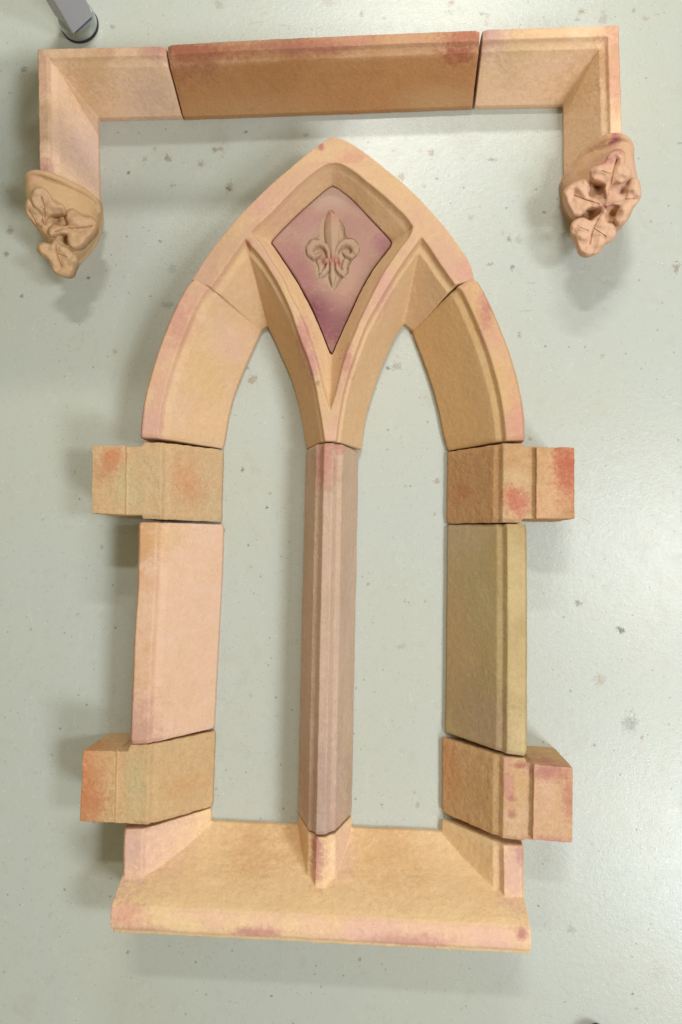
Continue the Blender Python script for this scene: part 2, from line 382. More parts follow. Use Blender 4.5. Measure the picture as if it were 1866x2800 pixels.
# mullion
MUL = [(-.0602, 0), (-.0602, .015), (-.029, .116), (-.018, .123), (-.0095, .139), (.0095, .139), (.018, .123), (.029, .116), (.0602, .015), (.0602, 0)]
def mullion_ring(c, axis, drop=0.0, squeeze=1.0):
    sx = Vector((-axis.y, axis.x, 0)); sx = -sx if sx.x < 0 else sx
    return [Vector((c.x, c.y, 0)) + sx * (u * squeeze) + Vector((0, 0, max(0, z - (drop if z > .02 else 0)))) for u, z in MUL]
def mullion_solid(s, a, b, ends=True):
    ax = (b - a).normalized(); L = (b - a).length; R = []
    for d, dr, q in ((0, .006, .95), (.008, 0, 1), (L / 2, 0, 1), (L - .008, 0, 1), (L, .006, .95)):
        R.append(mullion_ring(a + ax * d, ax, dr, q))
    s.loft(R)
mt = (flat(W(840, 1231, .015)) + flat(W(977, 1231, .015))) / 2
mb_ = (flat(W(819, 2225, .015)) + flat(W(957, 2229, .015))) / 2
s = Solid(); mullion_solid(s, mt, mb_); org = (mt + mb_) / 2
tag(s.build('mullion', stone('grey_pink_clay', ((.53, .375, .265), (.50, .35, .24), (.55, .40, .31)), org, top=((.10, .138, (.52, .355, .28), .5, 10),),
            streak=((.44, .31, .245), (3.0, .12, 1), .55),
            stains=((885, 1260, .139, .028, (.48, .19, .15), .75, 2.2), (930, 1230, .1, .012, (.50, .20, .18), .7), (880, 2200, .139, .05, (.40, .27, .235), .6, 3.0), (840, 2150, .08, .03, (.42, .23, .14), .5, 3), (960, 2140, .03, .02, (.36, .25, .16), .6, 4)), seed=17, grain=.9, spec=.45, rough=.6),
            org, remesh=VOX, disp=.003), 'tall slender greyish pink post standing between the two lights', 'mullion')

# ------------------------------------------------------------------ window sill
s = Solid()
xl = (flat(W(335, 2330, .127)).x + flat(W(306, 2520, .2)).x) / 2
xr = (flat(W(1435, 2400, .127)).x + flat(W(1447, 2580, .2)).x) / 2
def rail(pl, pr, z, dx=0.0, zz=None):
    a, b = flat(W(pl[0], pl[1], z)), flat(W(pr[0], pr[1], z))
    def at(x): return Vector((x, a.y + (b.y - a.y) * (x - a.x) / (b.x - a.x), z if zz is None else zz))
    return [at(xl - dx), at(xl + .5 * (xr - xl)), at(xr + dx)]
back = rail((584, 2246), (1203, 2274), .012)
nose = [(0, 0), (0, .012), (22, .036), (45, .064), (68, .098), (86, .130), (98, .150), (109, .168), (118, .182), (126, .192), (135, .198), (146, .2010), (162, .2020), (174, .2005), (181, .197), (185, .190), (188, .186), (196, .184), (199, .174), (199, 0)]
rails = [[Vector((p.x, p.y - v / 1190, z)) for p in back] for v, z in nose]
s.loft([[r[i] for r in rails] for i in range(3)])
def jamb_stub(O, I, dy):
    o = [flat(W(*O, .127))]; i = [flat(W(*I, .015))]
    o.append(o[0] + Vector((0, -dy, 0))); i.append(i[0] + Vector((0, -dy, 0)))
    strip(s, o, i, JAMB, cut0=.007, cut1=0.0001, length=.011)
jamb_stub((334, 2264), (577, 2210), .135)
jamb_stub((1436, 2311), (1209, 2244), .145)
ma = (flat(W(820, 2233, .015)) + flat(W(959, 2234, .015))) / 2
mullion_solid(s, ma, ma + Vector((-.003, -.14, 0)))
org = base_of(rails[0][0], rails[0][2], rails[-1][0], rails[-1][2])
tag(s.build('window_sill', stone('yellow_clay_pink_nose', (YELL, (.78, .545, .30), (.80, .59, .37)), org,
            top=((.188, .1985, (.74, .45, .36), .9, 5),),
            stains=((420, 2280, .1, .085, (.68, .45, .34), .85, 1.0), (335, 2330, .139, .05, (.64, .40, .33), .8, 1.6), (690, 2300, .04, .06, (.66, .38, .18), .6), (830, 2275, .03, .05, (.62, .34, .16), .5), (1060, 2310, .04, .07, (.66, .37, .17), .5),
                    (345, 2505, .2, .04, (.63, .30, .22), .6, .6), (700, 2548, .2, .05, (.50, .21, .20), .7, .22), (400, 2540, .2, .04, (.52, .24, .22), .5, .2), (1120, 2575, .2, .07, (.55, .26, .22), .6, .25), (1425, 2555, .2, .010, (.44, .17, .17), .8),
                    (868, 2350, .139, .016, (.50, .22, .20), .85, 3), (862, 2310, .139, .012, (.46, .19, .17), .6, 2), (930, 2330, .07, .035, (.67, .45, .34), .7, 2.4), (1405, 2380, .139, .032, (.66, .41, .33), .9, 2.2), (1425, 2330, .139, .012, (.46, .20, .20), .6, 2.0)), seed=4, grain=.8),
            org, remesh=VOX, disp=.0035), 'wide yellow sill with a pink front edge and three short stubs', 'window sill')

# ------------------------------------------------------------------ pointed tracery stone
TZ = .14
def crop(x0, y0, f): return lambda pts: [(x0 + x / f, y0 + y / f) for x, y in pts]
N_ = 40
outer = [(524, 767), (563, 705), (615, 637), (666, 578), (730, 514), (795, 458), (843, 418), (884, 386), (910, 372)]
outer_r = [(910, 372), (951, 386), (1007, 423), (1061, 466), (1114, 511), (1168, 565), (1221, 626), (1262, 683), (1288, 726), (1297, 764)]
A = resample(smooth_open([W(x, y, TZ - .006) for x, y in outer]), N_)[:-1] + resample(smooth_open([W(x, y, TZ - .006) for x, y in outer_r]), N_)
C_ = [(1246, 778), (1227, 752), (1203, 717), (1179, 680), (1153, 645)]
D_ = [(1153, 645), (1122, 688), (1087, 739), (1060, 782), (1029, 835), (1000, 889), (978, 945), (955, 1012), (938, 1074), (929, 1124), (921, 1181), (918, 1206)]
F_ = [(889, 1206), (885, 1181), (881, 1155), (871, 1096), (860, 1040), (843, 979), (823, 929), (802, 866), (778, 808), (749, 755), (712, 699), (669, 651)]
G_ = [(669, 651), (620, 722), (577, 785)]
C2 = [(1134, 906), (1120, 895), (1105, 884)]
D2 = [(1105, 884), (1087, 910), (1067, 950), (1045, 1001), (1025, 1057), (1008, 1113), (997, 1164), (991, 1207), (989, 1228)]
F2 = [(840, 1227), (834, 1197), (826, 1147), (812, 1085), (792, 1021), (772, 976), (752, 929), (731, 889)]
G2 = [(731, 889), (722, 896), (711, 905)]
dia = [[(910, 443), (932, 446), (970, 468), (1007, 498), (1047, 530), (1087, 567), (1114, 594), (1131, 618)],
       [(1131, 618), (1124, 642), (1087, 691), (1050, 747), (1018, 809), (988, 870), (966, 925), (952, 956), (935, 1012), (921, 1068), (903, 1128)],
       [(903, 1128), (888, 1080), (874, 1023), (860, 970), (843, 920), (816, 851), (792, 808), (768, 755), (741, 712), (714, 668), (683, 634)],
       [(683, 634), (738, 583), (817, 504), (881, 454), (910, 443)]]
PZ = .088
plq = [[(908, 506), (925, 514), (968, 548), (1021, 604), (1064, 650), (1073, 664)], [(1073, 664), (1066, 680), (1021, 739), (985, 803), (958, 862), (931, 921), (908, 972)],
       [(908, 972), (902, 964), (880, 910), (848, 838), (805, 760), (749, 676), (740, 664)], [(740, 664), (752, 647), (813, 585), (886, 521), (908, 506)]]
def wl(pts, z, n): return resample(smooth_open([W(x, y, z) for x, y in pts], 4), n)
class Tracery: pass
verts = []; faces = []
def addv(p): verts.append(Vector(p)); return len(verts) - 1
def addrow(pts): return [addv(p) for p in pts]
def quads(r0, r1):
    for j in range(len(r0) - 1): faces.append([r0[j], r0[j + 1], r1[j + 1], r1[j]])
rowA = addrow(A); rowA0 = addrow([flat(p) for p in A]); quads(rowA, rowA0)
ROWS = [(0, TZ), (.035, .130), (.07, .1235), (.18, .1205), (1, .015), (1, 0)]
def wall(edge, foot, n, shared_first=None, shared_last=None):
    e = wl(edge, TZ, n); f = wl(foot, .015, n); rows = []
    for t, z in ROWS:
        r = []
        for j in range(n):
            if j == 0 and shared_first: r.append(shared_first[len(rows)])
            elif j == n - 1 and shared_last: r.append(shared_last[len(rows)])
            else:
                p = e[j].lerp(f[j], t); r.append(addv((p.x, p.y, z)))
        rows.append(r)
    for a, b in zip(rows, rows[1:]): quads(a, b)
    return rows
rc = wall(C_, C2, 20); rd = wall(D_, D2, 48, shared_first=[r[-1] for r in rc])
rf = wall(F_, F2, 48); rg = wall(G_, G2, 20, shared_first=[r[-1] for r in rf])
faces.append([rowA[-1], rowA0[-1]] + [r[0] for r in rc][::-1])                  # right joint face
faces.append([r[-1] for r in rd] + [r[0] for r in rf][::-1])                    # foot joint face
faces.append([r[-1] for r in rg] + [rowA0[0], rowA[0]])                         # left joint face
cap = rowA + rc[0] + rd[0][1:] + rf[0] + rg[0][1:]
bot = rowA0 + rc[-1] + rd[-1][1:] + rf[-1] + rg[-1][1:]
# diamond recess
dn = [28, 40, 40, 28]
def loop(segs, z): 
    out = []
    for sgm, n in zip(segs, dn): out += wl(sgm, z, n)[:-1]
    return out
dtop = loop(dia, TZ); dbot = loop(plq, PZ)
prev = addrow([Vector((p.x, p.y, TZ)) for p in dtop]); hole = prev
for t, z in ((.10, .130), (.20, .124), (.36, .119), (1.0, PZ + .001), (1.0, .070)):
    r = addrow([Vector((p.lerp(q, t).x, p.lerp(q, t).y, z)) for p, q in zip(dtop, dbot)])
    quads(prev + [prev[0]], r + [r[0]]); prev = r
def fill(loops):
    ids = [i for l in loops for i in l]
    for t in tessellate_polygon([[Vector((verts[i].x, verts[i].y, 0)) for i in l] for l in loops]): faces.append([ids[q] for q in t])
fill([cap, hole]); fill([bot]); fill([prev])
s = Solid(); s.add(verts, faces); org = base_of(A[0], A[-1], verts[rd[0][-1]])
tag(s.build('tracery_stone', stone('warm_peach_clay', ((.63, .415, .245), (.61, .405, .22), (.64, .435, .265)), org,
            top=((.130, .138, (.57, .345, .24), .9, 11),),
            stains=((545, 740, .14, .045, (.60, .35, .27), .6, 1.2), (720, 540, .14, .05, (.62, .34, .27), .6), (878, 398, .14, .007, (.45, .16, .14), .9), (960, 425, .14, .03, (.56, .26, .19), .6, .5), (1275, 740, .14, .03, (.58, .29, .24), .6),
                    (832, 935, .14, .020, (.50, .23, .20), .8, 3), (855, 1000, .14, .012, (.52, .26, .24), .8, 3), (950, 985, .14, .013, (.50, .23, .19), .8, 3), (1050, 790, .14, .022, (.60, .33, .27), .8, 2.5), (680, 665, .14, .006, (.45, .17, .13), .8, 2),
                    (870, 1045, .14, .006, (.30, .18, .13), .7), (905, 1190, .14, .02, (.67, .42, .30), .7)), seed=1, grain=.7),
            org, remesh=.0019, smooth=2, disp=.0022), 'large pointed arch top with a diamond opening and forked legs', 'arch stone')

# carved plaque lying in the diamond
K = crop(700, 480, 3.733)
pc = W(*K([(780, 800)])[0], PZ)
ring_o = loop([[(x, y) for x, y in sgm] for sgm in plq], PZ)
cen0 = sum(ring_o, Vector((0, 0, 0))) / len(ring_o)
ring_o = [Vector((p.x, p.y, PZ)) for p in ring_o]
ring_o = [p + (cen0 - p).normalized() * .0024 + Vector((0, .0010, 0)) for p in ring_o]
rreg = [(765, 345), (830, 420), (905, 520), (925, 620), (1010, 650), (1060, 730), (1050, 800), (985, 870), (955, 930), (945, 1000), (880, 1060), (790, 1185), (735, 1120), (660, 1060), (620, 1030), (600, 935), (530, 870), (490, 780), (510, 690), (580, 640), (640, 620), (640, 540), (680, 430)]
reg = smooth_closed([W(x, y, PZ) for x, y in K(rreg)], 8)
NA = 260
def radial(poly, c, n):
    out = []
    for i in range(n):
        a = 2 * math.pi * i / n; d = Vector((math.cos(a), math.sin(a), 0)); best = 0
        for p, q in zip(poly, poly[1:] + poly[:1]):
            e = q - p; den = d.x * e.y - d.y * e.x
            if abs(den) < 1e-12: continue
            w = p - c; t = (w.x * e.y - w.y * e.x) / den; u = (w.x * d.y - w.y * d.x) / den
            if t > 0 and -1e-6 <= u <= 1 + 1e-6: best = max(best, t)
        out.append((d, best))
    return out
ro, rr = radial(ring_o, pc, NA), radial(reg, pc, NA)
mm = 1 / (1190 * 3.733) * (CAM_H - PZ) / CAM_H               # one crop pixel in metres on the plaque
p0 = W(*K([(780, 800)])[0], PZ)
def chain(px, py, pts):
    """swept rounded ridge: best height over capsules of varying radius"""
    h = np.zeros_like(px)
    P = np.array(pts, float)
    for (x0, y0, r0), (x1, y1, r1) in zip(P, P[1:]):
        dx, dy = x1 - x0, y1 - y0; L2 = dx * dx + dy * dy
        t = np.clip(((px - x0) * dx + (py - y0) * dy) / L2, 0, 1); r = r0 + (r1 - r0) * t
        d = np.hypot(px - x0 - dx * t, py - y0 - dy * t) / r
        h = np.maximum(h, np.sqrt(np.clip(1 - d * d, 0, 1)) * np.minimum(1.0, r / 26))
    return h
def relief(px, py, edge):
    """height in metres over the plaque face; edge 0 at the sinking's rim, 1 well inside"""
    sink = -.0075 * np.clip(edge / .18, 0, 1) ** .7
    h = np.zeros_like(px)
    yy = np.clip((py - 365) / (865 - 365), 0, 1)
    wdt = 92 * np.sin(np.pi * np.clip(yy, 0, 1) ** .62) ** .85 * (1 - .45 * yy) + 26 * (yy > .05) * np.clip((yy - .3) / .4, 0, 1) + 1
    xx = np.abs(px - (772 + 10 * yy)) / wdt
    pet = np.clip(1 - xx, 0, 1) ** .55 * 1.15 * ((py > 365) & (py < 875))
    h = np.maximum(h, pet)
    for sgn in (1, -1):
        def M(pts): return [(780 - sgn * (780 - x), y, r) for x, y, r in pts] if sgn < 0 else pts
        h = np.maximum(h, chain(px, py, M([(745, 850, 20), (735, 770, 24), (705, 715, 32), (650, 680, 40), (585, 690, 46), (545, 740, 44), (545, 790, 36)])) * 1.0)
        h = np.maximum(h, chain(px, py, M([(545, 790, 36), (585, 825, 30), (635, 810, 24), (665, 780, 12)])) * .8)
        h = np.maximum(h, chain(px, py, M([(735, 900, 20), (725, 960, 26), (690, 1000, 32), (655, 1035, 16)])) * .8)
        h = np.maximum(h, chain(px, py, M([(640, 870, 30), (660, 930, 26), (655, 990, 20)])) * .5)
    h = np.maximum(h, chain(px, py, [(780, 905, 28), (780, 970, 26), (785, 1030, 40), (785, 1110, 22), (785, 1165, 4)]) * .9)
    h = np.maximum(h, ((np.abs(px - 780) < 84) & (np.abs(py - 873) < 26)) * (.95 - .25 * ((py - 873) / 26) ** 2 + .12 * np.sin(px / 7.5)))
    z = sink + h * .0122
    ang = np.arctan2(py - 780, px - 780)
    near = np.clip(1 - np.abs(edge - .07) / .075, 0, 1)
    side = np.clip(np.sin(ang * 1 + .3) * .5 + .7, 0, 1)
    z = z + near * side * np.sin(ang * 84 + 2 * np.sin(ang * 9)) * .0022
    return z
NR = 64
frac = [1 - (i / NR) for i in range(NR + 1)]
fv = []; ff = []
for i, fr in enumerate(frac):
    for d, L in rr: fv.append(pc + d * (L * max(fr, .004)))
arr = np.array([[v.x - p0.x, v.y - p0.y] for v in fv])
px = 780 + arr[:, 0] / mm; py = 800 - arr[:, 1] / mm
edge = np.repeat(1 - np.array(frac), NA)
zz = relief(px, py, edge); zz[:NA] = 0
for v, z in zip(fv, zz): v.z = PZ + float(z)
for i in range(NR):
    for j in range(NA):
        a, b = i * NA + j, i * NA + (j + 1) % NA; ff.append([a, b, b + NA, a + NA])
ff.append([NR * NA + j for j in range(NA)])
org = Vector((cen0.x, cen0.y, .071))
st_p = ((865, 850, PZ, .055, (.17, .05, .075), 1.0, .9), (915, 880, PZ, .055, (.24, .09, .105), .8, 1.2), (800, 770, PZ, .055, (.31, .135, .135), .8), (1045, 665, PZ, .026, (.33, .15, .165), .8, .9), (830, 610, PZ, .045, (.36, .19, .18), .5, .5), (780, 700, PZ, .04, (.35, .175, .16), .6),
        (907, 540, PZ, .05, (.44, .30, .235), .8, .6), (930, 770, PZ, .05, (.47, .28, .21), .6, 1.4))
pm = stone('mauve_clay', ((.40, .245, .19), (.37, .20, .165), (.41, .255, .185)), org, stains=st_p, seed=30, grain=.55)
s = Solid()
pv = []
RI = 8
for i in range(RI + 1):
    t = i / RI
    for (d, L), (_, l) in zip(ro, rr): pv.append(pc + d * (L + (l - L) * t))
for p in pv: p.z = PZ
low = [Vector((pc.x + d.x * (L - .003) , pc.y + d.y * (L - .003), PZ + .0)) for d, L in ro]
allv = [Vector((pc.x + d.x * L, pc.y + d.y * L, .071)) for d, L in ro] + [Vector((pc.x + d.x * L, pc.y + d.y * L, PZ - .003)) for d, L in ro] + low + pv[NA:]
nf = []
nring = len(allv) // NA
for i in range(nring - 1):
    for j in range(NA):
        a, b = i * NA + j, i * NA + (j + 1) % NA; nf.append([a, b, b + NA, a + NA])
nf.append(list(range(NA))[::-1])
s.add(allv, nf)
pl = tag(s.build('carved_plaque', pm, org, angle=50), 'purple stained diamond plaque with a carved lily in the arch', 'plaque')
s = Solid(); s.add(fv, ff)
lily = stone('pale_carved_clay', ((.43, .295, .20), (.41, .27, .18), (.45, .32, .225)), org, seed=33, grain=.5,
             stains=((906, 585, PZ, .02, (.42, .20, .15), .6, 1.3), (909, 714, PZ, .022, (.42, .18, .14), .85, .45), (880, 700, PZ, .012, (.40, .18, .13), .6, 1.5), (838, 700, PZ, .02, (.38, .22, .17), .6, 2)))
s.build('fleur_de_lis', lily, org, parent=pl)

# ------------------------------------------------------------------ hood mould
from mathutils.geometry import delaunay_2d_cdt
from mathutils import noise as mnoise
def leaf(outline, z0, z1, base, tip, veins, name, mat, parent, org, bulge=.008, cut=.026):
    """thick modelled leaf: lobed outline, cupped lobes with a raised rim, scored veins"""
    poly0 = [Vector((p[0], p[1])) for p in outline]
    veins = [[(q.x, q.y) for q in smooth_open([Vector((*w_, 0)) for w_ in v], 5)] for v in veins]
    poly = [Vector((p.x, p.y)) for p in resample([Vector((p.x, p.y, 0)) for p in smooth_closed([Vector((*p, 0)) for p in outline], 6)] + [Vector((*outline[0], 0))], 111)[:-1]]
    n = len(poly)
    PX = np.array([(p.x, p.y) for p in poly]); QX = np.roll(PX, -1, axis=0); E = QX - PX; EL = (E ** 2).sum(1)
    def bdist(x, y):
        u = np.clip(((x - PX[:, 0]) * E[:, 0] + (y - PX[:, 1]) * E[:, 1]) / EL, 0, 1)
        return float(np.hypot(x - PX[:, 0] - E[:, 0] * u, y - PX[:, 1] - E[:, 1] * u).min())
    b, t = Vector(base), Vector(tip); ax = t - b; L2 = ax.length_squared
    def field(X, Y):
        """signed inside flag and distance to the outline, for arrays of positions"""
        ins = np.zeros(len(X), bool); dm = np.full(len(X), 1e9)
        for (ax_, ay_), (bx_, by_) in zip(PX, QX):
            c1 = (ay_ > Y) != (by_ > Y)
            with np.errstate(divide='ignore', invalid='ignore'):
                xx = (bx_ - ax_) * (Y - ay_) / (by_ - ay_) + ax_
            ins ^= c1 & (X < xx)
            ex, ey = bx_ - ax_, by_ - ay_; L = ex * ex + ey * ey
            u = np.clip(((X - ax_) * ex + (Y - ay_) * ey) / L, 0, 1)
            dm = np.minimum(dm, np.hypot(X - ax_ - ex * u, Y - ay_ - ey * u))
        return ins, dm
    gx0, gy0 = PX.min(0); gx1, gy1 = PX.max(0); st_ = 1.05
    gx, gy = np.meshgrid(np.arange(gx0, gx1, st_), np.arange(gy0, gy1, st_)); gx[1::2] += st_ / 2
    gx, gy = gx.ravel(), gy.ravel(); ins, dm = field(gx, gy); ok = ins & (dm > .55)
    pts = list(poly) + [Vector((x, y)) for x, y in zip(gx[ok], gy[ok])]
    ov, oe, of, _, _, _ = delaunay_2d_cdt(pts, [(i, (i + 1) % n) for i in range(n)], [list(range(n))], 1, 1e-5)
    X = np.array([p.x for p in ov]); Y = np.array([p.y for p in ov]); _, D = field(X, Y)
    Q = ((X - b.x) * ax.x + (Y - b.y) * ax.y) / L2
    Z = z0 + (z1 - z0) * Q - .0085 * np.exp(-D / 2.6) + bulge * (1 - np.exp(-D / 11)) - .004
    for vi, v in enumerate(veins):
        dd = np.full(len(X), 1e9)
        for (a0, a1), (c0, c1) in zip(v, v[1:]):
            ex, ey = c0 - a0, c1 - a1; L = ex * ex + ey * ey
            u = np.clip(((X - a0) * ex + (Y - a1) * ey) / L, 0, 1); dd = np.minimum(dd, np.hypot(X - a0 - ex * u, Y - a1 - ey * u))
        Z -= (.0022 if vi else .0024) * np.exp(-(dd / 1.6) ** 2)
        Z += .0012 * np.exp(-((dd - 3.4) / 1.8) ** 2)
        Z -= (.0030 if vi == 0 else .0012) * np.exp(-(dd / 6.0) ** 2)
        if vi == 0: Z += .00042 * np.minimum(dd, 26) * np.clip(Q * 1.4, .2, 1)
    Z += np.array([.0065 * mnoise.noise(Vector((x / 20, y / 20, base[0]))) for x, y in zip(X, Y)])
    s = Solid(); V = []; F = [list(f) for f in of]
    for p, z in zip(ov, Z): V.append(W(p.x, p.y, float(z)))
    cw = sum(V, Vector((0, 0, 0))) / len(V)
    # undercut skirt: first n output vertices are the outline
    k0 = len(V)
    for p, z in zip(ov[:n], Z):
        zt = float(z) - .004; w = W(p.x, p.y, zt); V.append(Vector((cw.x + (w.x - cw.x) * .80, cw.y + (w.y - cw.y) * .80, w.z - cut)))
    F += [[i, (i + 1) % n, k0 + (i + 1) % n, k0 + i] for i in range(n)]
    F.append([k0 + i for i in range(n)][::-1])
    s.add(V, F)
    return s.build(name, mat, org, parent=parent)

def stop_body(outline, zfun0, collar, mat, parent, org, pits=()):
    def zfun(x, y): return zfun0(x, y) - sum(.017 * math.exp(-((x - a) ** 2 + (y - b) ** 2) / 10.0 ** 2) for a, b in pits)
    pts = [Vector((x, y, 0)) for x, y in outline]
    poly = resample(smooth_closed(pts, 5) + [pts[0]], 81)[:-1]
    c = sum(poly, Vector((0, 0, 0))) / len(poly); n = len(poly)
    V = []; F = []
    spec = [(1.0, 0, 0), (1.0, .22, 0), (.985, .45, 0), (.95, .68, 0), (.90, .84, 0), (.83, .94, 0), (.72, 1, 0), (.45, 1.02, 0), (.2, 1.02, 0), (.05, 1.02, 0)]
    fine = spec[:2]
    for (ra, ka, _), (rb, kb, _) in zip(spec[1:], spec[2:]):
        nn = max(1, int((ra - rb) / .028))
        for q in range(1, nn + 1): fine.append((ra + (rb - ra) * q / nn, ka + (kb - ka) * q / nn, 0))
    spec = fine
    for r, k, _ in spec:
        for p in poly:
            nd = Vector((NADIR[0] - c.x, NADIR[1] - c.y, 0)).normalized(); dy = (p - c).dot(nd) / 90.0; m = .22 + .78 * max(0, min(1, (dy + .25) / .6))
            if 0 < k < 1: k_ = 1 - (1 - k) * m
            else: k_ = k
            q = c + (p - c) * r; z = zfun(q.x, q.y) * k_
            w = W(p.x, p.y, zfun(p.x, p.y) * (1 - .78 * m)) if r == 1.0 else W(q.x, q.y, z)
            V.append(Vector((w.x, w.y, z)))
    for i in range(len(spec) - 1):
        for j in range(n):
            a, b = i * n + j, i * n + (j + 1) % n; F.append([a, b, b + n, a + n])
    F.append(list(range(n))[::-1]); F.append([(len(spec) - 1) * n + j for j in range(n)])
    s = Solid(); s.add(V, F)
    # raised collar
    cl = resample(smooth_open([W(x, y, z) for x, y, z in collar], 6), 30); R = []
    for i, p in enumerate(cl):
        t = (cl[min(i + 1, 29)] - cl[max(i - 1, 0)]).normalized(); u = Vector((0, 0, 1)); sd = t.cross(u).normalized(); up = sd.cross(t)
        rad = .0075 * (.55 + .45 * math.sin(math.pi * (i + 2) / 33))
        R.append([p + sd * (rad * math.cos(a)) + up * (rad * math.sin(a)) for a in [2 * math.pi * q / 10 for q in range(10)]])
    s.loft(R)
    return s.build('label_stop', mat, org, parent=parent, remesh=.0024, smooth=4, disp=.003, disp_scale=.03)

# straight brown run
lofted('hood_moulding', [(460, 124), (700, 110), (1000, 96), (1311, 84)], [(501, 319), (700, 312), (1000, 301), (1292, 290)], .134, .02, HOOD,
       lambda o: stone('brown_clay', ((.48, .24, .10), (.44, .21, .085), (.50, .255, .115)), o, top=((.118, .130, (.56, .33, .19), .9, 4), (.136, .143, (.50, .25, .17), .7, 7)),  # lighter band below the fillet is a bead highlight put into the colour
                       stains=((500, 130, .144, .055, (.38, .14, .08), .75, .8), (560, 140, .144, .10, (.40, .13, .075), .8, .16), (1270, 100, .144, .05, (.40, .135, .085), .8, .5), (1255, 148, .125, .035, (.37, .12, .07), .9, .3), (840, 130, .14, .10, (.42, .16, .12), .7, .14), (560, 178, .12, .04, (.38, .17, .09), .6, .5),
                               (700, 310, .03, .2, (.53, .32, .16), .6, .12), (1200, 285, .03, .1, (.54, .34, .18), .6, .2)), seed=9, grain=1.1),
       'long straight dark brown hood length across the top', 'hood moulding', 'hood moulding lengths above the arch', cut0=.005, cut1=.005, length=.010)

CREAM = ((.79, .545, .37), (.77, .525, .335), (.80, .575, .435))
G_H = 'hood moulding lengths above the arch'
hl = lofted('hood_moulding', [(455, 127), (102, 136), (108, 474)], [(497, 317), (268, 322), (272, 553)], .134, .02, HOOD,
       lambda o: stone('cream_clay', CREAM, o, top=((.134, .142, (.60, .335, .225), .85, 12),),
                       stains=((430, 140, .144, .035, (.52, .26, .23), .6, .4), (240, 260, .08, .035, (.62, .40, .21), .4), (240, 420, .05, .05, (.67, .47, .42), .7, 1.6), (125, 460, .144, .018, (.46, .21, .20), .8), (430, 280, .04, .06, (.64, .44, .36), .6, .5), (250, 190, .12, .05, (.60, .38, .19), .5, .6)), seed=12, grain=.9),
       'left cream hood corner ending in carved leaves, beside the table leg', 'hood moulding', G_H, cut0=.006, cut1=.003)
hr = lofted('hood_moulding', [(1319, 82), (1694, 69), (1704, 376)], [(1299, 289), (1541, 285), (1543, 478)], .134, .02, HOOD,
       lambda o: stone('cream_clay_pink', ((.81, .555, .37), (.79, .535, .335), (.81, .57, .41)), o, top=((.112, .128, (.66, .45, .24), .7, 5), (.135, .142, (.64, .37, .27), .9, 9),),
                       stains=((1345, 90, .144, .04, (.50, .27, .27), .75), (1680, 180, .144, .03, (.60, .29, .2), .7, 2.5), (1400, 150, .1, .05, (.62, .42, .24), .4), (1590, 240, .06, .06, (.62, .40, .18), .5)), seed=15, grain=.9),
       'right cream hood corner ending in carved leaves, far from the table leg', 'hood moulding', G_H, cut0=.005, cut1=.003, length=.010)

KL = crop(40, 440, 6.031); KR = crop(1510, 340, 5.807)
orgL = hl.location.copy(); orgR = hr.location.copy()
leafm = stone('leaf_clay', ((.60, .395, .235), (.56, .355, .195), (.62, .41, .26)), orgL, seed=40, grain=.6, stains=((125, 635, .13, .02, (.48, .22, .18), .6), (105, 510, .15, .03, (.56, .32, .20), .6)))
bodym = stone('stop_clay', ((.59, .395, .215), (.57, .37, .19), (.61, .415, .245)), orgL, seed=41, grain=.7, stains=((90, 475, .15, .02, (.62, .36, .24), .7),))
bo = KL([(200, 240), (290, 170), (430, 170), (600, 205), (900, 335), (1200, 480), (1390, 640), (1430, 850), (1420, 1050), (1350, 1290), (1190, 1510), (1030, 1660), (930, 1730), (850, 1760), (740, 1720), (640, 1620), (560, 1500), (480, 1300), (370, 1130), (280, 1000), (225, 800), (180, 520)])
fl_ = lambda x, y: .146 - .070 * max(0, min(1, (x - 75) / 200)) ** 1.5 - .022 * max(0, min(1, (y - 560) / 190))
st = stop_body(bo, fl_, [(x, y, z) for (x, y), z in zip(KL([(190, 330), (260, 215), (420, 200), (620, 250), (900, 380), (1190, 530), (1370, 690), (1400, 860)]), (.115, .135, .142, .138, .118, .094, .072, .055))], bodym, hl, orgL, KL([(700, 960), (840, 1300), (500, 1310)]))
LL = lambda o, *a, **k: leaf(KL(o), *a, **k)
def vk(Kf, vs): return [Kf(v) for v in vs]
LL([(500, 1130), (465, 1000), (430, 910), (370, 820), (290, 720), (255, 640), (270, 560), (310, 470), (390, 430), (490, 450), (560, 510), (600, 580), (640, 650), (740, 690), (810, 730), (850, 800), (840, 875), (750, 880), (620, 895), (560, 940), (525, 1050)],
   .140, .164, KL([(505, 1130)])[0], KL([(400, 450)])[0], vk(KL, [[(450, 600), (490, 780), (505, 1110)], [(490, 800), (430, 760)]]), 'leaf', leafm, st, orgL)
LL([(200, 640), (260, 630), (330, 710), (430, 800), (475, 900), (490, 1010), (470, 1110), (380, 1080), (280, 1000), (200, 880), (175, 760)],
   .134, .150, KL([(470, 1100)])[0], KL([(210, 680)])[0], vk(KL, [[(240, 820), (300, 930), (365, 1050)]]), 'leaf', leafm, st, orgL)
LL([(560, 1200), (560, 1110), (640, 1040), (760, 1060), (870, 1050), (830, 940), (860, 830), (960, 790), (1060, 840), (1160, 910), (1270, 920), (1350, 980), (1370, 1070), (1300, 1190), (1200, 1310), (1100, 1420), (1000, 1460), (900, 1400), (870, 1300), (865, 1230), (800, 1210), (680, 1240), (600, 1250)],
   .142, .112, KL([(570, 1190)])[0], KL([(1360, 1060)])[0], vk(KL, [[(1270, 1080), (1000, 1110), (850, 1110), (680, 1170)], [(930, 1110), (1090, 1180)]]), 'leaf', leafm, st, orgL)
